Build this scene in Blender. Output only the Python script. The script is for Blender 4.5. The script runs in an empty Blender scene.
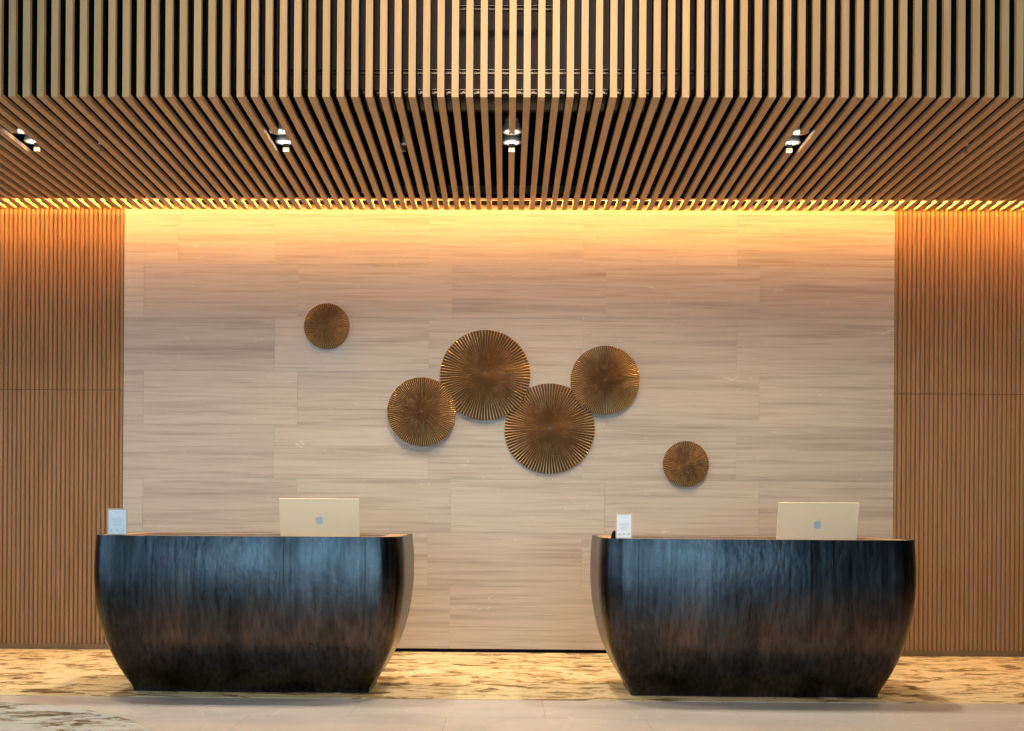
import bpy, bmesh, math, random
from mathutils import Vector, Matrix
random.seed(7)
PI = math.pi
sc = bpy.context.scene
col = sc.collection

# ------------------------------------------------------------------ camera
EYE = Vector((0, 0, 1.15)); F = 1000.0; YAW = .0125; ROLL = .0065; PX, PY = 493.0, 528.0
ROT = Matrix.Rotation(YAW, 3, 'Z') @ Matrix.Rotation(PI/2, 3, 'X') @ Matrix.Rotation(ROLL, 3, 'Z')
cd = bpy.data.cameras.new('camera'); cam = bpy.data.objects.new('camera', cd); col.objects.link(cam)
cam.matrix_world = Matrix.Translation(EYE) @ ROT.to_4x4()
cd.sensor_width = 36; cd.sensor_fit = 'HORIZONTAL'; cd.lens = F*36/1024
cd.shift_x = (512-PX)/1024; cd.shift_y = (PY-365.5)/1024
cd.clip_start = .05; cd.clip_end = 100
sc.camera = cam
def at(x, y, Y):
    """world point on the plane at depth Y that the photograph shows at pixel x, y"""
    d = ROT @ Vector((x-PX, -(y-PY), -F))
    return EYE + d*(Y/d.y)

# ------------------------------------------------------------------ materials
def nt(name):
    m = bpy.data.materials.new(name); m.use_nodes = True
    n = m.node_tree.nodes; l = m.node_tree.links
    return m, n, l, n['Principled BSDF']
def rgb(c): return (c[0], c[1], c[2], 1)
def srgb(r, g, b):
    f = lambda v: (v/255/12.92) if v/255 <= .04045 else ((v/255+.055)/1.055)**2.4
    return (f(r), f(g), f(b))
def plain(name, c, rough=.5, metal=0, spec=None, bump=0, bscale=200):
    m, n, l, b = nt(name)
    b.inputs['Base Color'].default_value = rgb(c); b.inputs['Roughness'].default_value = rough
    b.inputs['Metallic'].default_value = metal
    if spec is not None: b.inputs['Specular IOR Level'].default_value = spec
    tc = n.new('ShaderNodeTexCoord'); no = n.new('ShaderNodeTexNoise'); no.inputs['Scale'].default_value = bscale
    l.new(tc.outputs['Object'], no.inputs['Vector'])
    mr = n.new('ShaderNodeMapRange'); mr.inputs['To Min'].default_value = max(0, rough-.05); mr.inputs['To Max'].default_value = min(1, rough+.05)
    l.new(no.outputs['Fac'], mr.inputs['Value']); l.new(mr.outputs['Result'], b.inputs['Roughness'])
    if bump:
        bp = n.new('ShaderNodeBump'); bp.inputs['Strength'].default_value = bump; bp.inputs['Distance'].default_value = .002
        l.new(no.outputs['Fac'], bp.inputs['Height']); l.new(bp.outputs['Normal'], b.inputs['Normal'])
    return m
def ramp(n, pts):
    r = n.new('ShaderNodeValToRGB'); e = r.color_ramp.elements
    e[0].position = pts[0][0]; e[0].color = rgb(pts[0][1]); e[1].position = pts[-1][0]; e[1].color = rgb(pts[-1][1])
    for p, c in pts[1:-1]:
        k = e.new(p); k.color = rgb(c)
    return r
def noise(n, l, src, scale, detail=4, vec=(1, 1, 1), rough=.5, dist=0):
    mp = n.new('ShaderNodeMapping'); mp.inputs['Scale'].default_value = vec; l.new(src, mp.inputs['Vector'])
    no = n.new('ShaderNodeTexNoise'); no.inputs['Scale'].default_value = scale; no.inputs['Detail'].default_value = detail
    no.inputs['Roughness'].default_value = rough; no.inputs['Distortion'].default_value = dist
    l.new(mp.outputs['Vector'], no.inputs['Vector'])
    return no
def mix(n, l, mode, fac, a, b):
    mx = n.new('ShaderNodeMix'); mx.data_type = 'RGBA'; mx.blend_type = mode
    for sock, v in ((mx.inputs[0], fac), (mx.inputs[6], a), (mx.inputs[7], b)):
        if isinstance(v, bpy.types.NodeSocket): l.new(v, sock)
        elif isinstance(v, tuple): sock.default_value = rgb(v)
        else: sock.default_value = v
    return mx.outputs[2]
def world_pos(n):
    return n.new('ShaderNodeNewGeometry').outputs['Position']

def wood(name, c1, c2, vec, rough=.45, scale=6):
    m, n, l, b = nt(name)
    p = world_pos(n)
    a = noise(n, l, p, scale, 5, vec, .6)
    r = ramp(n, [(.3, c1), (.7, c2)]); l.new(a.outputs['Fac'], r.inputs['Fac'])
    oi = n.new('ShaderNodeObjectInfo')
    mr = n.new('ShaderNodeMapRange'); mr.inputs['To Min'].default_value = .92; mr.inputs['To Max'].default_value = 1.08
    l.new(oi.outputs['Random'], mr.inputs['Value'])
    hs = n.new('ShaderNodeHueSaturation'); l.new(r.outputs['Color'], hs.inputs['Color']); l.new(mr.outputs['Result'], hs.inputs['Value'])
    l.new(hs.outputs['Color'], b.inputs['Base Color'])
    b.inputs['Roughness'].default_value = rough; b.inputs['Specular IOR Level'].default_value = .3
    bp = n.new('ShaderNodeBump'); bp.inputs['Strength'].default_value = .15; bp.inputs['Distance'].default_value = .002
    l.new(a.outputs['Fac'], bp.inputs['Height']); l.new(bp.outputs['Normal'], b.inputs['Normal'])
    return m
M = {}
M['baffle'] = wood('baffle_oak', (.49, .305, .145), (.58, .375, .185), (6, .5, .5))
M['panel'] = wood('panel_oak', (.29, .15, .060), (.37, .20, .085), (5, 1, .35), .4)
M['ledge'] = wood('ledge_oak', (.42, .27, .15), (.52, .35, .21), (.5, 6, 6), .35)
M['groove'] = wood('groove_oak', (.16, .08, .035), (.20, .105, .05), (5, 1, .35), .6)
M['black'] = plain('black_void', (.006, .006, .006), .8, spec=.1)
M['void_panel'] = plain('dark_grey_board', (.052, .040, .034), .7)
M['pipe'] = plain('black_pipe', (.012, .012, .012), .3)
M['bracket'] = plain('bracket_steel', (.16, .15, .14), .4, .5)
M['white_metal'] = plain('lamp_ring', (.88, .86, .83), .35)
M['brass'] = plain('brass', (.62, .46, .27), .5, .3)
M['paper'] = plain('card_white', (.88, .88, .88), .5)
M['ink'] = plain('print_grey', (.50, .53, .62), .6)
M['blackplastic'] = plain('black_plastic', (.006, .006, .006), .7, spec=.1)
M['glass_black'] = plain('screen_glass', (.01, .01, .012), .08)
M['lobbywall'] = plain('lobby_plaster', (.09, .08, .07), .8, bump=.2)
M['mullion'] = plain('mullion_dark', (.04, .04, .04), .4)
M['imac'] = plain('pale_gold_aluminium', (1.0, .80, .52), .36, .1)
M['imac_stand'] = plain('pale_gold_stand', (.80, .66, .48), .3, .5)
M['logo'] = plain('mirror_logo', (.66, .70, .74), .3, .3)

def lamp_mat(name, c, s):
    m, n, l, b = nt(name); b.inputs['Base Color'].default_value = (0, 0, 0, 1)
    b.inputs['Emission Color'].default_value = rgb(c); b.inputs['Emission Strength'].default_value = s; return m
M['lamp'] = lamp_mat('lamp_glow', (1, .93, .86), 9)
M['led'] = lamp_mat('led_glow', (1, .6, .25), 6)

# travertine
def travertine():
    m, n, l, b = nt('travertine')
    p = world_pos(n); g = n.new('ShaderNodeNewGeometry')
    off = n.new('ShaderNodeVectorMath'); off.operation = 'MULTIPLY_ADD'
    comb = n.new('ShaderNodeCombineXYZ')
    for i in range(3): l.new(g.outputs['Random Per Island'], comb.inputs[i])
    l.new(comb.outputs['Vector'], off.inputs[0]); off.inputs[1].default_value = (17, 3, 29); l.new(p, off.inputs[2])
    v = off.outputs['Vector']
    a = noise(n, l, v, 1.0, 9, (.38, 1, 9), .66, .15)
    r = ramp(n, [(.22, srgb(170, 153, 135)), (.42, srgb(193, 177, 158)), (.52, srgb(205, 190, 170)), (.62, srgb(196, 178, 160)), (.8, srgb(222, 211, 194))])
    l.new(a.outputs['Fac'], r.inputs['Fac'])
    a2 = noise(n, l, v, 1.0, 6, (1.1, 1, 48), .65, .25)
    r2 = ramp(n, [(.34, srgb(218, 211, 203)), (.5, (1, 1, 1))]); l.new(a2.outputs['Fac'], r2.inputs['Fac'])
    c = mix(n, l, 'MULTIPLY', .6, r.outputs['Color'], r2.outputs['Color'])
    a3 = noise(n, l, v, 1.0, 5, (5, 1, 12), .7, 1.5)
    r3 = ramp(n, [(.64, (0, 0, 0)), (.72, (.8, .8, .8))]); l.new(a3.outputs['Fac'], r3.inputs['Fac'])
    c = mix(n, l, 'MIX', r3.outputs['Color'], c, srgb(226, 216, 200))
    mr = n.new('ShaderNodeMapRange'); mr.inputs['To Min'].default_value = .80; mr.inputs['To Max'].default_value = .89
    l.new(g.outputs['Random Per Island'], mr.inputs['Value'])
    hs = n.new('ShaderNodeHueSaturation'); l.new(c, hs.inputs['Color']); l.new(mr.outputs['Result'], hs.inputs['Value'])
    l.new(hs.outputs['Color'], b.inputs['Base Color'])
    b.inputs['Roughness'].default_value = .45; b.inputs['Specular IOR Level'].default_value = .3
    bp = n.new('ShaderNodeBump'); bp.inputs['Strength'].default_value = .15; bp.inputs['Distance'].default_value = .003
    l.new(a.outputs['Fac'], bp.inputs['Height']); l.new(bp.outputs['Normal'], b.inputs['Normal'])
    return m
M['travertine'] = travertine()
M['joint'] = plain('stone_joint', srgb(178, 160, 140), .8)

def floor_stone():
    m, n, l, b = nt('polished_limestone')
    p = world_pos(n)
    a = noise(n, l, p, .9, 6, (1, 1.6, 1), .6, .8)
    r = ramp(n, [(.3, srgb(190, 185, 178)), (.55, srgb(210, 205, 197)), (.75, srgb(200, 196, 189))]); l.new(a.outputs['Fac'], r.inputs['Fac'])
    v = noise(n, l, p, 1.3, 8, (1, 1, 1), .6, 1.5)
    sub = n.new('ShaderNodeMath'); sub.operation = 'SUBTRACT'; l.new(v.outputs['Fac'], sub.inputs[0]); sub.inputs[1].default_value = .5
    ab = n.new('ShaderNodeMath'); ab.operation = 'ABSOLUTE'; l.new(sub.outputs[0], ab.inputs[0])
    r2 = ramp(n, [(0, (.75, .75, .75)), (.012, (0, 0, 0))]); l.new(ab.outputs[0], r2.inputs['Fac'])
    c = mix(n, l, 'MIX', r2.outputs['Color'], r.outputs['Color'], srgb(226, 216, 204))
    br = n.new('ShaderNodeTexBrick'); br.offset = .5
    br.inputs['Scale'].default_value = 1; br.inputs['Brick Width'].default_value = 1.2; br.inputs['Row Height'].default_value = .8
    br.inputs['Mortar Size'].default_value = .0035; br.inputs['Mortar Smooth'].default_value = .3
    br.inputs['Color1'].default_value = (1, 1, 1, 1); br.inputs['Color2'].default_value = (.93, .93, .94, 1); br.inputs['Mortar'].default_value = (.72, .70, .68, 1)
    mp = n.new('ShaderNodeMapping'); mp.inputs['Location'].default_value = (.35, 6.64-8.8+.9, 0); l.new(p, mp.inputs['Vector']); l.new(mp.outputs['Vector'], br.inputs['Vector'])
    c = mix(n, l, 'MULTIPLY', 1.0, c, br.outputs['Color'])
    l.new(c, b.inputs['Base Color'])
    b.inputs['Roughness'].default_value = .32; b.inputs['Specular IOR Level'].default_value = .4
    return m
M['floor'] = floor_stone()

def carpet(name, base, hi, blot, dark, c0=.36):
    m, n, l, b = nt(name)
    p = world_pos(n)
    a = noise(n, l, p, 1.5, 8, (2.4, 4.6, 1), .72, .8)
    r = ramp(n, [(.37, dark), (.44, blot), (.50, base), (.68, hi)]); l.new(a.outputs['Fac'], r.inputs['Fac'])
    a2 = noise(n, l, p, 1.0, 4, (1.1, 2.2, 1), .55, .4)
    r2 = ramp(n, [(c0, (0, 0, 0)), (c0+.16, (1, 1, 1))]); l.new(a2.outputs['Fac'], r2.inputs['Fac'])
    c = mix(n, l, 'MIX', r2.outputs['Color'], hi, r.outputs['Color'])
    a3 = noise(n, l, p, 60, 3, (1, 1, 1))
    r3 = ramp(n, [(.3, (.88, .88, .88)), (.7, (1, 1, 1))]); l.new(a3.outputs['Fac'], r3.inputs['Fac'])
    c = mix(n, l, 'MULTIPLY', 1.0, c, r3.outputs['Color'])
    l.new(c, b.inputs['Base Color']); b.inputs['Roughness'].default_value = .95; b.inputs['Specular IOR Level'].default_value = .05
    bp = n.new('ShaderNodeBump'); bp.inputs['Strength'].default_value = .5; bp.inputs['Distance'].default_value = .004
    l.new(a3.outputs['Fac'], bp.inputs['Height']); l.new(bp.outputs['Normal'], b.inputs['Normal'])
    return m
M['carpet'] = carpet('golden_carpet', srgb(216, 200, 156), srgb(230, 214, 174), srgb(160, 136, 92), srgb(108, 92, 66), .27)
M['rug'] = carpet('pale_blue_carpet', srgb(180, 190, 188), srgb(206, 206, 196), srgb(132, 116, 92), srgb(86, 78, 66), .22)
M['carpet_edge'] = plain('carpet_border', srgb(120, 98, 70), .95, spec=.05, bump=.4)

# patinated bronze for the desks
def patina():
    m, n, l, b = nt('patinated_bronze')
    tc = n.new('ShaderNodeTexCoord'); p = tc.outputs['Object']
    st = noise(n, l, p, 1, 6, (38, 38, 1.6), .6)                 # vertical brushing
    pat = noise(n, l, p, 1.0, 7, (3.4, 3.4, 1.4), .7, .8)        # rusty clouds
    sepz = n.new('ShaderNodeSeparateXYZ'); l.new(p, sepz.inputs[0])
    zr = ramp(n, [(.0, (0, 0, 0)), (.28, (.1, .1, .1)), (.42, (1, 1, 1)), (.58, (.5, .5, .5)), (.95, (.1, .1, .1))]); l.new(sepz.outputs['Z'], zr.inputs['Fac'])
    pr = ramp(n, [(.38, (0, 0, 0)), (.66, (1, 1, 1))]); l.new(pat.outputs['Fac'], pr.inputs['Fac'])
    msk = mix(n, l, 'MULTIPLY', 1.0, pr.outputs['Color'], zr.outputs['Color'])
    base = ramp(n, [(.3, (.034, .033, .034)), (.7, (.080, .077, .077))]); l.new(st.outputs['Fac'], base.inputs['Fac'])
    cl = noise(n, l, p, 1.0, 6, (3.2, 3.2, 1.6), .65, .5)
    cr = ramp(n, [(.35, (.55, .55, .55)), (.65, (1.35, 1.35, 1.35))]); l.new(cl.outputs['Fac'], cr.inputs['Fac'])
    rust = ramp(n, [(.3, (.06, .040, .030)), (.7, (.13, .085, .065))]); l.new(st.outputs['Fac'], rust.inputs['Fac'])
    c = mix(n, l, 'MIX', msk, base.outputs['Color'], rust.outputs['Color'])
    c = mix(n, l, 'MULTIPLY', 1.0, c, cr.outputs['Color'])
    l.new(c, b.inputs['Base Color'])
    b.inputs['Metallic'].default_value = 1
    rr = n.new('ShaderNodeMapRange'); rr.inputs['To Min'].default_value = .20; rr.inputs['To Max'].default_value = .40
    l.new(st.outputs['Fac'], rr.inputs['Value']); l.new(rr.outputs['Result'], b.inputs['Roughness'])
    h1 = noise(n, l, p, 1, 3, (26, 26, 16), .5)
    hm = n.new('ShaderNodeMath'); hm.operation = 'MULTIPLY_ADD'; l.new(st.outputs['Fac'], hm.inputs[0]); hm.inputs[1].default_value = .25; l.new(h1.outputs['Fac'], hm.inputs[2])
    bp = n.new('ShaderNodeBump'); bp.inputs['Strength'].default_value = .5; bp.inputs['Distance'].default_value = .004
    l.new(hm.outputs[0], bp.inputs['Height']); l.new(bp.outputs['Normal'], b.inputs['Normal'])
    return m
M['patina'] = patina()

def bronze(name, c1, c2):
    m, n, l, b = nt(name)
    tc = n.new('ShaderNodeTexCoord')
    a = noise(n, l, tc.outputs['Object'], 9, 4, (1, 1, 1), .6)
    r = ramp(n, [(.3, c1), (.7, c2)]); l.new(a.outputs['Fac'], r.inputs['Fac'])
    l.new(r.outputs['Color'], b.inputs['Base Color']); b.inputs['Metallic'].default_value = .75
    b.inputs['Roughness'].default_value = .38
    return m
M['bronze'] = bronze('antique_bronze', (.25, .155, .078), (.35, .225, .115))
M['bronze_edge'] = bronze('lit_gold_edge', (.70, .50, .26), (.82, .62, .36))

# ------------------------------------------------------------------ mesh helpers
def obj(name, bm, mat, parent=None, smooth=False, loc=None, rot=None):
    me = bpy.data.meshes.new(name)
    bmesh.ops.recalc_face_normals(bm, faces=bm.faces[:])
    bm.to_mesh(me); bm.free()
    for mm in (mat if isinstance(mat, (list, tuple)) else [mat]): me.materials.append(mm)
    if smooth:
        for p in me.polygons: p.use_smooth = True
    o = bpy.data.objects.new(name, me); col.objects.link(o)
    if parent: o.parent = parent
    if loc is not None: o.location = loc
    if rot is not None: o.rotation_euler = rot
    return o
def box(bm, x0, x1, y0, y1, z0, z1, mi=0, bev=0):
    vs = [bm.verts.new((x, y, z)) for x in (x0, x1) for y in (y0, y1) for z in (z0, z1)]
    fs = [(0, 1, 3, 2), (4, 6, 7, 5), (0, 4, 5, 1), (2, 3, 7, 6), (0, 2, 6, 4), (1, 5, 7, 3)]
    faces = [bm.faces.new([vs[i] for i in f]) for f in fs]
    for f in faces: f.material_index = mi
    if bev:
        es = list({e for f in faces for e in f.edges})
        bmesh.ops.bevel(bm, geom=es, offset=bev, segments=2, affect='EDGES', profile=.6)
def tube(bm, a, b, r, seg=16, mi=0, r2=None):
    a = Vector(a); b = Vector(b); d = (b-a); L = d.length
    mat = Matrix.Translation((a+b)/2) @ d.to_track_quat('Z', 'Y').to_matrix().to_4x4()
    g = bmesh.ops.create_cone(bm, cap_ends=True, segments=seg, radius1=r, radius2=r if r2 is None else r2, depth=L, matrix=mat)
    for v in g['verts']:
        for f in v.link_faces: f.material_index = mi
def lathe(bm, prof, seg=32, mi=0, mat=None, close=True):
    rings = []
    for r, z in prof:
        ring = []
        for i in range(seg):
            t = 2*PI*i/seg; v = Vector((r*math.cos(t), r*math.sin(t), z))
            if mat: v = mat @ v
            ring.append(bm.verts.new(v))
        rings.append(ring)
    for a, b in zip(rings, rings[1:]):
        for i in range(seg):
            f = bm.faces.new([a[i], a[(i+1) % seg], b[(i+1) % seg], b[i]]); f.material_index = mi
    if close:
        for rg in (rings[0], rings[-1]):
            f = bm.faces.new(rg); f.material_index = mi
def thing(name, label, cat, loc=(0, 0, 0), rz=0, group=None):
    o = bpy.data.objects.new(name, None); col.objects.link(o); o.empty_display_size = .1
    o.location = loc; o.rotation_euler = (0, 0, rz); o['label'] = label; o['category'] = cat
    if group: o['group'] = group
    return o
def tag(o, label, cat, group=None, kind=None):
    o['label'] = label; o['category'] = cat
    if group: o['group'] = group
    if kind: o['kind'] = kind
    return o
def struct(name, bm, mat, label=None, cat=None):
    o = obj(name, bm, mat); o['kind'] = 'structure'
    if label: o['label'] = label
    if cat: o['category'] = cat
    return o
def copy_tree(root, name=None):
    r = root.copy(); col.objects.link(r)
    for ch in root.children:
        c = ch.copy(); col.objects.link(c); c.parent = r
        for g in ch.children:
            d = g.copy(); col.objects.link(d); d.parent = c
    return r

# ------------------------------------------------------------------ key planes
YW = 9.20           # travertine face
ZC = 4.05           # underside of the ceiling baffles
YK = 6.73           # front face of the hanging baffles
XL = at(123.5, 400, YW).x; XR = at(893.7, 400, YW).x
YB = 6.69           # border between limestone and carpet

# floor
bm = bmesh.new(); box(bm, -9, 9, -7, 9.6, -.1, 0)
struct('floor', bm, M['floor'], 'polished pale limestone floor in front of the desks', 'floor')
bm = bmesh.new(); box(bm, -8.9, 8.9, YB, YW+.02, .0005, .003)
tag(obj('carpet', bm, M['carpet']), 'golden cream carpet with brown cloudy blotches running behind and under both desks', 'carpet')

# carpet edge piece by the walls
bm = bmesh.new(); box(bm, -8.9, XL-.01, YW-.012, YW+.03, .006, .052)
struct('baseboard_left', bm, M['carpet_edge'], 'brown skirting below the left ribbed panels', 'baseboard')
bm = bmesh.new(); box(bm, XR+.01, 8.9, YW-.012, YW+.03, .006, .052)
struct('baseboard_right', bm, M['carpet_edge'], 'brown skirting below the right ribbed panels', 'baseboard')
bm = bmesh.new(); box(bm, XL, XR, YW+.025, YW+.06, .0, .06)
struct('baseboard_back', bm, M['black'], 'black shadow gap below the travertine wall', 'baseboard')

# travertine wall: courses of slabs
bm = bmesh.new()
zs = [at(505, y, YW).z for y in (265, 318.5, 372, 426, 479.5, 533, 586.5)]
courses = [(zs[0], 4.30)] + [(zs[i+1], zs[i]) for i in range(6)] + [(.036, zs[6])]
jodd = [at(275+154*k, 300, YW).x for k in range(-1, 5)]; jeven = [at(298+154*k, 300, YW).x for k in range(-1, 5)]
g = .0012
for i, (z0, z1) in enumerate(courses):
    js = [x for x in (jodd if i % 2 == 0 else jeven) if XL+.1 < x < XR-.1]
    if i == 0: js = [at(178.5, 240, YW).x] + js
    xs = [XL] + js + [XR]
    for a, b in zip(xs, xs[1:]): box(bm, a+(g if a > XL else 0), b-(g if b < XR else 0), YW, YW+.03, z0+g, z1-g, 0)
box(bm, XL+.002, XR-.002, YW+.003, YW+.10, .06, 4.30, 1)
w = struct('wall_back', bm, [M['travertine'], M['joint']], 'wall of horizontally veined travertine slabs behind the desks', 'wall')

# ribbed oak panels
def ribbed(name, x0, x1, anchor, label, seams=()):
    bm = bmesh.new(); P = .0415; zseam = 2.405; yb = YW+.028
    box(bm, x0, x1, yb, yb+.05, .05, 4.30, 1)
    n0 = math.ceil((x0-anchor)/P); n1 = math.floor((x1-anchor)/P)
    for k in range(n0, n1):
        xa = anchor+k*P
        for z0, z1 in ((.052, zseam-.004), (zseam+.004, 4.30)):
            # rounded batten: five-sided section
            sec = [(.002, 0), (.004, -.010), (.010, -.015), (P-.014, -.015), (P-.009, -.010), (P-.007, 0)]
            lo = [bm.verts.new((xa+u, yb+v, z0)) for u, v in sec]; hi = [bm.verts.new((xa+u, yb+v, z1)) for u, v in sec]
            for i in range(len(sec)-1): bm.faces.new([lo[i], lo[i+1], hi[i+1], hi[i]])
            bm.faces.new(lo); bm.faces.new(hi)
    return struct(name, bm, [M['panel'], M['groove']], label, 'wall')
ribbed('wall_left', -8.9, XL-.002, XL-.002, 'vertically ribbed oak panelling left of the travertine')
ribbed('wall_right', XR+.002, 8.9, XR+.002, 'vertically ribbed oak panelling right of the travertine')

# cove above the wall : trim board, cover and LED profile
bm = bmesh.new(); box(bm, -8.9, 8.9, 8.955, 8.985, 4.0965, 4.1015)
struct('trim_1', bm, M['panel'], 'thin oak edge board closing the baffle ends in front of the wall', 'trim')
bm = bmesh.new(); box(bm, -8.9, 8.9, 8.94, 9.19, 4.120, 4.14); box(bm, -8.9, 8.9, 8.94, 8.955, 4.102, 4.12)
struct('trim_2', bm, M['black'], 'dark cover above the cove light', 'trim')
bm = bmesh.new(); box(bm, -8.8, 8.8, 9.005, 9.025, 4.108, 4.120)
struct('trim_3', bm, M['led'], 'glowing cove strip washing the wall', 'cove light')

# dark void above and behind the baffles
bm = bmesh.new()
box(bm, -8.9, 8.9, 7.20, 7.24, 4.16, 6.6, 0)
struct('wall_bulkhead', bm, M['void_panel'], 'dark grey board behind the hanging oak baffles', 'wall')
bm = bmesh.new(); box(bm, -9, 9, 7.24, 9.6, 4.75, 4.80); box(bm, -9, 9, 9.32, 9.6, 0, 4.75); box(bm, -9, 9, 7.21, 9.6, 4.8, 6.6)
struct('ceiling', bm, M['black'], 'black ceiling void above the oak baffles', 'ceiling')

# rails and brackets behind the hanging baffles
def rail(x0, x1, y, z, label):
    bm = bmesh.new(); tube(bm, (x0, y, z+.013), (x1, y, z+.013), .009, 10); tube(bm, (x0, y, z-.015), (x1, y, z-.015), .009, 10)
    box(bm, x0, x1, y+.004, y+.01, z-.012, z+.010)
    return tag(obj('mounting_rail', bm, M['pipe']), label, 'rail')
rail(-8.8, 8.8, 6.98, at(505, 72, 6.98).z, 'long black double rail behind the hanging baffles, upper of the two long ones')
rail(at(458, 8, 6.98).x, at(552, 8, 6.98).x, 6.98, at(505, 8, 6.98).z, 'short black double rail behind the hanging baffles at the top centre')
r = rail(-8.8, 8.8, 6.98, at(505, 92, 6.98).z, 'long black double rail just above the baffle bend, lower of the two long ones')

# ------------------------------------------------------------------ oak baffles
k0 = at(265.2, 97, YK).x; k1 = at(754.7, 97, YK).x
PITCH = (k1-k0)/34; XA = at(509.1, 97, YK).x; BW = PITCH*.485; BD = .030; FD = .125
NL = -math.ceil((XA+6.0)/PITCH); NR = math.floor((6.0-XA)/PITCH)
bm = bmesh.new(); zc = at(505, 93, 6.98).z
for k in range(NL, NR+1):
    xc = XA+k*PITCH+BW+(PITCH-BW)/2
    box(bm, xc-.012, xc+.012, 6.965, 6.969, zc-.010, zc+.004)
o = obj('clip', bm, M['bracket'], r); o['label'] = 'row of small pale steel clips'; o['kind'] = 'stuff'

def drop_bm():
    bm = bmesh.new()
    # mitred at the bend
    v = [(0, 0, 0), (0, BD, BD), (0, BD, 1.75), (0, 0, 1.75)]
    a = [bm.verts.new((0, y, z)) for _, y, z in v]; b = [bm.verts.new((BW, y, z)) for _, y, z in v]
    bm.faces.new(a); bm.faces.new(b)
    for i in range(4): bm.faces.new([a[i], a[(i+1) % 4], b[(i+1) % 4], b[i]])
    return bm
def fin_bm():  # black fin added behind the oak to darken baffle sides and gaps
    bm = bmesh.new(); e = .003; L = 8.92-YK
    for v in ([(BD, BD), (FD, FD), (FD, 1.75), (BD, 1.75)], [(BD, BD), (L, BD), (L, FD), (FD, FD)]):
        a = [bm.verts.new((e, y, z)) for y, z in v]; b = [bm.verts.new((BW-e, y, z)) for y, z in v]
        bm.faces.new(a); bm.faces.new(b)
        for i in range(4): bm.faces.new([a[i], a[(i+1) % 4], b[(i+1) % 4], b[i]])
    return bm
def fin_cut_bm(y0, y1):
    bm = bmesh.new(); e = .003; L = 8.92-YK
    for v in ([(BD, BD), (FD, FD), (FD, 1.75), (BD, 1.75)], [(BD, BD), (y0, BD), (y0, FD), (FD, FD)], [(y1, BD), (L, BD), (L, FD), (y1, FD)]):
        a = [bm.verts.new((e, y, z)) for y, z in v]; b = [bm.verts.new((BW-e, y, z)) for y, z in v]
        bm.faces.new(a); bm.faces.new(b)
        for i in range(4): bm.faces.new([a[i], a[(i+1) % 4], b[(i+1) % 4], b[i]])
    return bm
def run_bm(y0=None, y1=None):
    """horizontal run; local y from the bend"""
    bm = bmesh.new(); L = 9.12-YK; L0 = 8.975-YK; TH = .022
    if y0 is None:
        v = [(0, 0), (L, 0), (L, TH), (L0, TH), (L0, BD), (BD, BD)]
        segs = [v]
    else:
        segs = [[(0, 0), (y0, 0), (y0, BD), (BD, BD)], [(y1, 0), (L, 0), (L, TH), (L0, TH), (L0, BD), (y1, BD)]]
    for v in segs:
        a = [bm.verts.new((0, y, z)) for y, z in v]; b = [bm.verts.new((BW, y, z)) for y, z in v]
        bm.faces.new(a); bm.faces.new(b)
        for i in range(len(v)): bm.faces.new([a[i], a[(i+1) % len(v)], b[(i+1) % len(v)], b[i]])
    return bm
G_B = 'oak baffles folded from the hanging screen into the ceiling'
spots = {}
for i, px in enumerate((33, 282.5, 509.5, 790)):
    X = at(px, 143, 7.66).x; k = round((X-BW/2-XA)/PITCH); spots[k] = i
first = None; first_cut = None
L_ALL = 'long oak baffle hanging down in front and running unbroken under the ceiling to the wall'
L_CUT = ['oak baffle interrupted by the leftmost pair of ceiling lamps', 'oak baffle interrupted by the twin lamp above the left desk',
         'oak baffle interrupted by the twin lamp at the centre of the ceiling', 'oak baffle interrupted by the twin lamp above the right desk']
for k in range(NL, NR+1):
    X = XA+k*PITCH
    if k in spots:
        t = thing('oak_baffle', L_CUT[spots[k]], 'ceiling baffle', (X, YK, ZC), 0, 'oak baffles cut short around the ceiling lamps')
        obj('hanging_slat', drop_bm(), M['baffle'], t); obj('ceiling_slat', run_bm(7.36-YK, 7.705-YK), M['baffle'], t); obj('gap_darkening_fin', fin_cut_bm(7.36-YK, 7.705-YK), M['black'], t)['label'] = 'black fin added to darken the gap'
    elif first is None:
        first = thing('oak_baffle', L_ALL, 'ceiling baffle', (X, YK, ZC), 0, G_B)
        obj('hanging_slat', drop_bm(), M['baffle'], first); obj('ceiling_slat', run_bm(), M['baffle'], first); obj('gap_darkening_fin', fin_bm(), M['black'], first)['label'] = 'black fin added to darken the gap'
    else:
        c = copy_tree(first); c.location = (X, YK, ZC)

# ------------------------------------------------------------------ twin lamps
def twin_lamp(X, label, power):
    t = thing('twin_downlight', label, 'ceiling lamp', (X, 7.56, 4.10), 0, 'twin round ceiling lamps set between the baffles')
    bm = bmesh.new()
    box(bm, -.068, .068, -.20, .20, .085, .17); box(bm, -.004, .004, -.012, .012, .03, .08)
    obj('housing', bm, M['black'], t)
    for sy in (-.103, .103):
        bm = bmesh.new()
        lathe(bm, [(.052, .020), (.056, .001), (.070, .0), (.073, .006), (.069, .018), (.060, .06), (.045, .08)], 36, close=False)
        rg = obj('lamp_head', bm, M['white_metal'], t, True, (0, sy, 0), (math.radians(6), 0, 0))
        bm = bmesh.new(); lathe(bm, [(.053, .012), (.035, .007), (.001, .005)], 36, close=False)
        obj('lens', bm, M['lamp'], rg, True)
        ld = bpy.data.lights.new('downlight', 'SPOT'); ld.energy = power; ld.color = (1, .85, .68); ld.spot_size = math.radians(120); ld.spot_blend = 1; ld.shadow_soft_size = .05
        lo = bpy.data.objects.new('downlight', ld); col.objects.link(lo); lo.location = (X, 7.56+sy, 4.065); lo.rotation_euler = (math.radians(-5), 0, 0)
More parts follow.
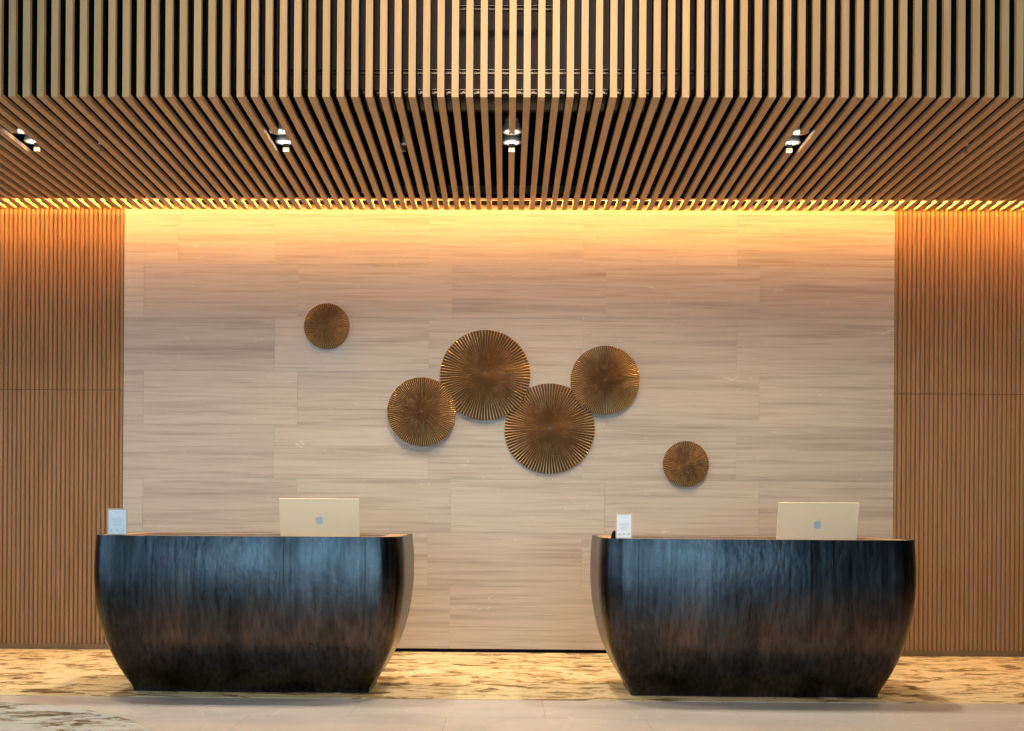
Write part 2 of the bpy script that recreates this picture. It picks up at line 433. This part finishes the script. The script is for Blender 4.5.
LAMPS = ['leftmost twin round lamp in the ceiling, at the edge of the picture', 'twin round ceiling lamp above the left desk',
         'twin round ceiling lamp at the centre, above the gap between the desks', 'twin round ceiling lamp above the right desk']
PW = 135
for k, i in spots.items(): twin_lamp(XA+k*PITCH+BW/2, LAMPS[i], PW)

for X, lb in ((-5.6, 'twin round ceiling lamp beyond the left edge of the picture'), (4.25, 'twin round ceiling lamp beyond the right edge of the picture')):
    k = round((X-XA)/PITCH); spots[k] = None; twin_lamp(XA+k*PITCH+BW/2, lb, PW)

# sprinklers between the baffles
def sprinkler(px, py, label):
    p = at(px, py, 7.62)
    k = math.floor((p.x-XA)/PITCH); X = XA+k*PITCH+BW+(PITCH-BW)/2
    t = thing('sprinkler_head', label, 'sprinkler', (X, 7.62, 4.02), 0, 'small sprinkler heads in the ceiling')
    bm = bmesh.new(); lathe(bm, [(.016, .05), (.018, .06), (.010, .064), (.009, .2), (.006, .2)], 20); obj('stem', bm, M['white_metal'], t, True)
    bm = bmesh.new(); lathe(bm, [(.014, .0), (.016, .003), (.006, .006), (.004, .012)], 20)
    for s in (-1, 1): tube(bm, (s*.004, 0, .01), (s*.011, 0, .03), .002, 8); tube(bm, (s*.011, 0, .03), (s*.006, 0, .055), .002, 8)
    tube(bm, (0, 0, .01), (0, 0, .05), .0025, 8)
    obj('deflector', bm, M['bracket'], t)
sprinkler(95.5, 142, 'tiny sprinkler head in the ceiling over the left side of the left desk')
sprinkler(402.5, 143, 'tiny sprinkler head in the ceiling left of the central twin lamp')
sprinkler(967, 144, 'tiny sprinkler head in the ceiling at the far right')

# ------------------------------------------------------------------ bronze discs
def disc(px, py, rp, n, ylev, label):
    c = at(px, py, YW-ylev); R = rp*(YW-ylev)/F
    t = thing('wall_disc', label, 'wall decoration', (c.x, YW, c.z), 0, 'pleated round bronze discs on the travertine wall')
    bm = bmesh.new()
    y_rim = -ylev; seg = 2*n
    rr = [.004, .10, .30, .52, .72, .88, 1.0]
    dome = .018*R/.41
    rings = []
    for q in rr:
        ring = []
        for i in range(seg):
            th = 2*PI*i/seg
            amp = R*.030*q if q > .02 else 0
            y = y_rim-dome*(1-q*q)*1.2+(amp if i % 2 else -amp)
            ring.append(bm.verts.new((R*q*math.cos(th), y, R*q*math.sin(th))))
        rings.append(ring)
    ctr = bm.verts.new((0, y_rim-dome*1.25, 0))
    for i in range(seg): bm.faces.new([ctr, rings[0][i], rings[0][(i+1) % seg]])
    for a, b in zip(rings, rings[1:]):
        for i in range(seg): bm.faces.new([a[i], a[(i+1) % seg], b[(i+1) % seg], b[i]])
    back = [bm.verts.new((R*math.cos(2*PI*i/seg), y_rim+.016, R*math.sin(2*PI*i/seg))) for i in range(seg)]
    for i in range(seg): bm.faces.new([rings[-1][i], rings[-1][(i+1) % seg], back[(i+1) % seg], back[i]])
    bm.faces.new(back)
    obj('pleated_face', bm, M['bronze'], t)
    # golden pleat crests towards the rim, base colour brightened to look lit
    bm = bmesh.new()
    for i in range(0, seg, 2):
        th = 2*PI*i/seg
        w0, w1 = .0008, R*.0085
        rad = Vector((math.cos(th), 0, math.sin(th))); tan = Vector((-math.sin(th), 0, math.cos(th)))
        q0 = .25+random.random()*.35
        def P(q, s, w, lift): 
            return rad*R*q+tan*s*w+Vector((0, y_rim-dome*(1-q*q)*1.2-R*.030*q-lift, 0))
        a = [bm.verts.new(P(q0, -1, w0, -.0006)), bm.verts.new(P(q0, 1, w0, -.0006)), bm.verts.new(P(1.0, 1, w1, -.001)), bm.verts.new(P(1.0, -1, w1, -.001)),
             bm.verts.new(P(q0, 0, w0, .0005)), bm.verts.new(P(1.003, 0, w1, .0012))]
        bm.faces.new([a[0], a[4], a[5], a[3]]); bm.faces.new([a[4], a[1], a[2], a[5]])
        bm.faces.new([a[3], a[5], a[2]]); bm.faces.new([a[0], a[3], a[2], a[1]])
    o = obj('pleat_edges', bm, M['bronze_edge'], t); o['label'] = 'golden pleat edges, brightened as if lit'
    bm = bmesh.new(); tube(bm, (0, 0, 0), (0, y_rim+.015, 0), R*.25, 24)
    obj('wall_mount', bm, M['black'], t)
disc(326.5, 326, 22.8, 66, .040, 'small bronze pleated disc alone at the upper left of the wall')
disc(421.5, 411.5, 34.3, 96, .085, 'medium bronze disc at the left of the cluster, overlapping the big upper disc')
disc(485, 375, 45, 88, .055, 'large bronze disc, upper left of the two big ones in the cluster')
disc(549.5, 428.5, 45, 88, .028, 'large bronze disc hanging lowest in the cluster, tucked behind its neighbours')
disc(605, 380, 34.3, 104, .062, 'medium bronze disc at the right end of the cluster')
disc(686, 464, 22.8, 72, .040, 'small bronze pleated disc alone at the lower right of the wall')

# ------------------------------------------------------------------ reception desks
PROF = [(0.0, .252), (.022, .250), (.06, .227), (.11, .193), (.17, .157), (.235, .124), (.31, .090), (.388, .062), (.49, .036), (.59, .018), (.69, .006),
        (.786, .0), (.88, .0), (.96, .003), (1.03, .008), (1.078, .013)]
def outline(a, b, r, seams, amps):
    """rounded rectangle, half sizes a, b; front is -y. returns points and parameter"""
    pts = []
    xs = [-1]+seams+[1]
    # front, left to right, slightly faceted
    kn = [-1]+seams+[1]
    hb = lambda u: -.020*(1-u*u)
    for s0, s1 in zip(kn, kn[1:]):
        for i in range(8):
            w = i/8; pts.append(((s0+(s1-s0)*w)*(a-r), -b+hb(s0)*(1-w)+hb(s1)*w+.020))
    pts.append((a-r, -b+.020))
    for i in range(1, 9):
        t = -PI/2+i*PI/2/8; pts.append((a-r+r*math.cos(t), -b+r+.020*(1-i/8)+r*math.sin(t)))
    for i in range(1, 9): pts.append((a, -b+r+(2*b-2*.10)*i/8*1.0 if False else (-b+r)+((b-.06)-(-b+r))*i/8))
    for i in range(1, 6):
        t = i*PI/2/5; pts.append((a-.06+.06*math.cos(t), b-.06+.06*math.sin(t)))
    for i in range(1, 13): pts.append((a-.06-(2*a-.12)*i/12, b))
    for i in range(1, 6):
        t = PI/2+i*PI/2/5; pts.append((-a+.06+.06*math.cos(t), b-.06+.06*math.sin(t)))
    for i in range(1, 9): pts.append((-a, (b-.06)+((-b+r)-(b-.06))*i/8))
    for i in range(1, 8):
        t = PI+i*PI/2/8; pts.append((-a+r+r*math.cos(t), -b+r+.020*i/8+r*math.sin(t)))
    return pts
def topz(y, z, b): # rim rises a little towards the back
    return z+.019*(z/1.078)**3*((y+b)/(2*b))
def desk(cx, W, Wb, label, seam_x):
    a = W/2; b = .475; cy = 6.665+b
    t = thing('reception_desk', label, 'reception desk', (cx, cy, 0), 0, 'dark bronze reception desks')
    bm = bmesh.new(); rings = []; SM = [max(-.96, min(.96, x/(a-.215))) for x in seam_x]
    for z, off in PROF:
        off = off*((W-Wb)/2)/.262
        r = max(.03, .215-off*.72)
        ring = [bm.verts.new((x, y, topz(y, z, b)+.006)) for x, y in outline(a-off, b-off*.87, r, SM, [])]
        rings.append(ring)
    n = len(rings[0])
    # inner faces of the rim
    zi = 1.078; offi = .013+.022
    for zz, oo in ((1.078, offi), (.80, offi)):
        rings.append([bm.verts.new((x, y, (topz(y, zz, b) if zz > 1 else zz)+.006)) for x, y in outline(a-oo, b-oo, .215-oo, SM, [])])
    for j, (p, q) in enumerate(zip(rings, rings[1:])):
        for i in range(n):
            f = bm.faces.new([p[i], p[(i+1) % n], q[(i+1) % n], q[i]])
    for ring in (rings[len(PROF)-1], rings[len(PROF)]):
        for i in range(n): bm.edges.get((ring[i], ring[(i+1) % n])).smooth = False
    for kk in range(1, 4):
        for p, q in zip(rings[:len(PROF)-1], rings[1:len(PROF)]): bm.edges.get((p[8*kk], q[8*kk])).smooth = False
    beads = [[tuple(rg[8*kk].co) for rg in rings[:len(PROF)]] for kk in range(1, 4)]
    f = bm.faces.new(rings[0])
    for e in f.edges: e.smooth = False
    shell = obj('shell', bm, M['patina'], t, True)
    # welded seams on the front: thin upright beads following the curve
    bm = bmesh.new()
    for line in beads:
        prev = None
        for x, y, zz in line:
            cur = [bm.verts.new((x-.004, y+.001, zz)), bm.verts.new((x, y-.0016, zz)), bm.verts.new((x+.004, y+.001, zz))]
            if prev:
                bm.faces.new([prev[0], prev[1], cur[1], cur[0]]); bm.faces.new([prev[1], prev[2], cur[2], cur[1]]); bm.faces.new([prev[2], prev[0], cur[0], cur[2]])
            prev = cur
    obj('weld_seam', bm, M['patina'], t, True)
    # oak ledge set in the rim
    bm = bmesh.new()
    oo = offi+.001
    out = outline(a-oo, b-oo, .215-oo, SM, []); inn = outline(a-oo-.13, b-oo-.13, .10, SM, [])
    lv = []
    for pts, dz in ((out, -.034), (out, -.002), (inn, -.002), (inn, -.034)):
        lv.append([bm.verts.new((x, y, topz(y, 1.078, b)+dz+.006)) for x, y in pts])
    for q in range(4):
        p, s = lv[q], lv[(q+1) % 4]
        for i in range(n): bm.faces.new([p[i], p[(i+1) % n], s[(i+1) % n], s[i]])
    obj('ledge', bm, M['ledge'], t)
    # lower worktop inside
    bm = bmesh.new()
    o2 = outline(a-offi-.001, b-offi-.001, .215-offi, SM, [])
    lo = [bm.verts.new((x, y, .80)) for x, y in o2]; hi = [bm.verts.new((x, y, .832)) for x, y in o2]
    bm.faces.new(lo); bm.faces.new(hi)
    for i in range(n): bm.faces.new([lo[i], lo[(i+1) % n], hi[(i+1) % n], hi[i]])
    obj('worktop', bm, M['ledge'], t)
    return t, cy, b
xl = at(100.5, 575, 6.95).x; xr = at(412.8, 570, 7.45).x
xl2 = at(591.3, 575, 7.45).x; xr2 = at(909.8, 583, 6.95).x
DL = ((xl+xr)/2, xr-xl); DR = ((xl2+xr2)/2, xr2-xl2)
wbl = at(369, 693, 6.92).x-at(137, 693, 6.92).x; wbr = at(878, 697, 6.92).x-at(634, 697, 6.92).x
desk(DL[0], DL[1], wbl, 'dark bronze curved reception desk on the left, with white card at its left end', [at(x, 600, 6.69).x-DL[0] for x in (196, 284, 367)])
desk(DR[0], DR[1], wbr, 'dark bronze curved reception desk on the right, with tilted card at its left end', [at(x, 600, 6.69).x-DR[0] for x in (635, 725, 809)])

# ------------------------------------------------------------------ desktop computers seen from behind
def computer(px, py, label):
    p = at(px, py, 7.20); W = .578; H = .415; T = .0115
    tilt = math.radians(12)
    t = thing('desktop_computer', label, 'computer', (p.x, 7.33, .838), 0, 'pale gold desktop computers facing the staff')
    ztop = p.z-.838
    R = Matrix.Rotation(tilt, 4, 'X')       # top leans towards the camera
    # panel frame: pivot at top edge centre
    pm = bpy.data.objects.new
    bm = bmesh.new(); box(bm, -W/2, W/2, -T/2, T/2, -H, 0, 0, .003)
    pan = obj('display_housing', bm, M['imac'], t, False, (0, 7.20-7.33, ztop), (tilt, 0, 0))
    bm = bmesh.new(); box(bm, -W/2+.006, W/2-.006, T/2+.0002, T/2+.0016, -H+.055, -.006)
    obj('screen', bm, M['glass_black'], pan)
    # apple mark
    bm = bmesh.new()
    body = []
    def bez(p0, p1, p2, p3, n=8):
        for i in range(n):
            s = i/n; body.append(tuple((1-s)**3*p0[j]+3*s*(1-s)**2*p1[j]+3*s*s*(1-s)*p2[j]+s**3*p3[j] for j in (0, 1)))
    bez((0, .60), (-.15, .60), (-.25, .70), (-.42, .68)); bez((-.42, .68), (-.85, .63), (-.98, .05), (-.80, -.42))
    bez((-.80, -.42), (-.66, -.80), (-.45, -1.0), (-.28, -.98)); bez((-.28, -.98), (-.15, -.96), (-.1, -.88), (.03, -.88))
    bez((.03, -.88), (.18, -.88), (.22, -.97), (.36, -.97)); bez((.36, -.97), (.58, -.95), (.78, -.62), (.86, -.36))
    bez((.86, -.36), (.50, -.20), (.46, .28), (.78, .46)); bez((.78, .46), (.62, .68), (.38, .70), (0, .60))
    leaf = []
    old, body = body, []
    bez((0, .74), (.0, .98), (.16, 1.18), (.40, 1.22)); bez((.40, 1.22), (.42, .98), (.24, .76), (0, .74))
    leaf, body = body, old
    s = .034
    for pl in (body, leaf):
        f = bm.faces.new([bm.verts.new((x*s, -T/2-.0012, y*s)) for x, y in pl])
        ex = bmesh.ops.extrude_face_region(bm, geom=[f]); 
        for v in ex['geom']:
            if isinstance(v, bmesh.types.BMVert): v.co.y += .0011
    lg = obj('logo', bm, M['logo'], pan, False, (0, 0, -.158)); lg['label'] = 'small grey apple mark'
    # stand: neck slot and foot
    bm = bmesh.new()
    ybase = 0
    # neck: slanted plate from behind panel to foot
    zt = ztop-.285
    pts = [(-.062, -.062+.0, zt), (.0, 0, 0)]
    v = [(-.065, -.13+.075-.028, zt), (.065, -.13+.075-.028, zt), (.065, -.085, .012), (-.065, -.085, .012)]
    a = [bm.verts.new(q) for q in v]; b2 = [bm.verts.new((q[0], q[1]+.008, q[2])) for q in v]
    bm.faces.new(a); bm.faces.new(b2)
    for i in range(4): bm.faces.new([a[i], a[(i+1) % 4], b2[(i+1) % 4], b2[i]])
    box(bm, -.065, .065, -.13+.075-.028-.002, -.13+.075+.02, zt-.008, zt+.002)
    obj('neck', bm, M['imac_stand'], t)
    bm = bmesh.new(); box(bm, -.075, .075, -.09, .07, 0, .008, 0, .002); obj('foot', bm, M['imac_stand'], t)
computer(319, 498.5, 'pale gold desktop computer seen from behind on the left desk')
computer(819, 502.5, 'pale gold desktop computer seen from behind on the right desk')

# ------------------------------------------------------------------ cards
def ztop_desk(y, b=.475, cy=6.665+.475): return topz(y-cy, 1.078, b)+.006-.002
def card_stand(px0, px1, ptop, Y, tilt, rz, label, bezel):
    yb = Y; zb = ztop_desk(Y)+.001; x0 = at(px0, 530, Y).x; x1 = at(px1, 530, Y).x; W = x1-x0
    H = (at(px0, ptop, Y).z-zb)/math.cos(tilt)
    t = thing('card_stand', label, 'sign', ((x0+x1)/2, Y, zb), rz)
    e = bpy.data.objects.new
    bm = bmesh.new()
    f = .006
    if bezel:      # white frame with thin brass lines
        box(bm, -W/2, W/2, -.004, .004, 0, f); box(bm, -W/2, W/2, -.004, .004, H-f*1.6, H)
        box(bm, -W/2, -W/2+f, -.004, .004, f, H-f*1.6); box(bm, W/2-f, W/2, -.004, .004, f, H-f*1.6)
    else:
        for s in (-1, 1): box(bm, s*(W/2-.002)-.002, s*(W/2-.002)+.002, -.003, .003, 0, H+.010)
        box(bm, -W/2, W/2, -.003, .003, 0, .006); box(bm, -W/2, W/2, -.003, .003, H-.004, H)
    fr = obj('frame', bm, M['brass'], t, False, None, (-tilt, 0, 0))
    bm = bmesh.new(); i = .007; box(bm, -W/2+i, W/2-i, -.0015, .0015, .007, H-(.010 if bezel else .005))
    cd_ = obj('card', bm, M['paper'], t, False, None, (-tilt, 0, 0))
    bm = bmesh.new()
    lines = [(.84, .10), (.62, .34), (.56, .40), (.50, .36), (.43, .30), (.37, .38)]
    for zf, wf in lines: box(bm, -W*wf*.7, W*wf*.7, -.0022, -.0014, H*zf, H*zf+.0022)
    for q in (-.28, 0, .28): # little pictograms
        box(bm, q*W-.008, q*W+.008, -.0022, -.0014, H*.15, H*.15+.004); box(bm, q*W-.003, q*W+.003, -.0022, -.0014, H*.15+.005, H*.15+.012)
    obj('printing', bm, M['ink'], cd_)
    bm = bmesh.new(); box(bm, -W/2*.6, W/2*.6, -.004, .05, 0, .003); obj('foot', bm, M['brass'], t)
card_stand(107.3, 127.2, 508.3, 6.78, 0, 0, 'upright white information card in a thin frame on the left desk', True)
card_stand(615.8, 632.2, 513.6, 6.74, math.radians(20), math.radians(-6), 'white information card in a brass wire frame tilted back on the right desk', False)
# small black object beside the tilted card
p = at(613.9, 534, 6.80); zt = ztop_desk(6.80)
bm = bmesh.new()
sec = [(-.017, 0), (.014, 0), (.016, .012), (.015, .040), (.010, .056), (.002, .053), (-.008, .040), (-.014, .022)]
a = [bm.verts.new((x, -.018, z)) for x, z in sec]; b_ = [bm.verts.new((x*.9, .018, z*.97)) for x, z in sec]
bm.faces.new(a); bm.faces.new(b_)
for i in range(len(sec)): bm.faces.new([a[i], a[(i+1) % len(sec)], b_[(i+1) % len(sec)], b_[i]])
tag(obj('desk_gadget', bm, M['blackplastic'], None, False, (p.x, 6.83, zt)), 'small black rounded gadget beside the tilted card on the right desk', 'gadget')

# ------------------------------------------------------------------ round rug at lower left
bm = bmesh.new(); lathe(bm, [(1.945, .0005), (1.945, .008), (1.93, .011), (.01, .011)], 96)
tag(obj('round_rug', bm, M['rug'], None, False, (-3.60, 4.5, 0)), 'round pale blue and brown mottled rug at the lower left of the floor', 'rug')

# ------------------------------------------------------------------ the lobby behind the photographer
def simple_wall(name, *b):
    bm = bmesh.new(); box(bm, *b); return struct(name, bm, M['lobbywall'])
bm = bmesh.new()
box(bm, -9.1, -9, 6.4, 9.6, 0, 6.6); box(bm, -9.1, -9, -7, -6.2, 0, 6.6); box(bm, -9.1, -9, -6.2, 6.4, 0, .25); box(bm, -9.1, -9, -6.2, 6.4, 3.4, 6.6)
struct('wall_west', bm, M['lobbywall'])
bm = bmesh.new()
for k in range(8): y = -6.2+12.6*k/7; box(bm, -9.06, -8.92, y-.06, y+.06, .25, 3.4)
struct('window_2', bm, M['mullion'])
simple_wall('wall_east', 9, 9.1, -7, 9.6, 0, 6.6)
bm = bmesh.new(); box(bm, -9.1, 9.1, -7.1, 7.24, 6.6, 6.7); struct('ceiling_lobby', bm, M['lobbywall'])
WX0, WX1, WZ0, WZ1 = -6.6, 4.5, .6, 3.5
bm = bmesh.new()
box(bm, -9.1, WX0, -7.1, -7, 0, 6.6); box(bm, WX1, 9.1, -7.1, -7, 0, 6.6); box(bm, WX0, WX1, -7.1, -7, 0, WZ0); box(bm, WX0, WX1, -7.1, -7, WZ1, 6.6)
struct('wall_front', bm, M['lobbywall'])
bm = bmesh.new()
for k in range(7): x = WX0+(WX1-WX0)*k/6; box(bm, x-.06, x+.06, -7.06, -6.92, WZ0, WZ1)
box(bm, WX0, WX1, -7.05, -6.94, 2.3, 2.36)
struct('window_1', bm, M['mullion'])

def area(name, loc, rot, sx, sy, power, c, spread=180):
    ld = bpy.data.lights.new(name, 'AREA'); ld.shape = 'RECTANGLE'; ld.size = sx; ld.size_y = sy; ld.energy = power; ld.color = c; ld.spread = math.radians(spread)
    o = bpy.data.objects.new(name, ld); col.objects.link(o); o.location = loc; o.rotation_euler = rot; return o
# daylight through the glazing (faces +Y)
area('daylight', ((WX0+WX1)/2, -7.12, (WZ0+WZ1)/2), (PI/2, 0, 0), WX1-WX0, WZ1-WZ0, 880, (.34, .70, 1.0))
area('daylight_west', (-9.12, .1, 1.825), (0, -PI/2, 0), 3.15, 12.6, 300, (.34, .70, 1.0))
# unseen warm light high in the lobby, aimed at the hanging baffles
area('lobby_light', (.3, 2.6, 6.2), (math.radians(68), 0, 0), 2.0, 1.2, 118, (1, .75, .50), 100)
for X in (-3.4, -1.1, 1.2, 3.5):  # added, unseen spots brightening the floor for bounce onto computers and baffles
    ld = bpy.data.lights.new('added_bounce_spot', 'SPOT'); ld.energy = 90; ld.color = (1, .88, .72); ld.spot_size = math.radians(52); ld.spot_blend = .6; ld.shadow_soft_size = .06
    lo = bpy.data.objects.new('added_bounce_spot', ld); col.objects.link(lo); lo.location = (X, 3.0, 6.55)
# cove light: three lengths end to end
for q in (-1, 0, 1):
    area('cove_light', (q*5.8, 9.015, 4.106), (0, 0, 0), 5.8, .018, 185, (1, .43, .07))

w = bpy.data.worlds.new('world'); sc.world = w; w.use_nodes = True
w.node_tree.nodes['Background'].inputs['Color'].default_value = (.55, .7, 1, 1); w.node_tree.nodes['Background'].inputs['Strength'].default_value = .6

vs = sc.view_settings
sc.display_settings.display_device = 'sRGB'
vs.view_transform = 'Standard'; vs.look = 'None'; vs.exposure = 0; vs.gamma = 1; vs.use_curve_mapping = False
try:
    sc.cycles.use_denoising = True
    sc.cycles.max_bounces = 8; sc.cycles.sample_clamp_indirect = 6
except Exception: pass
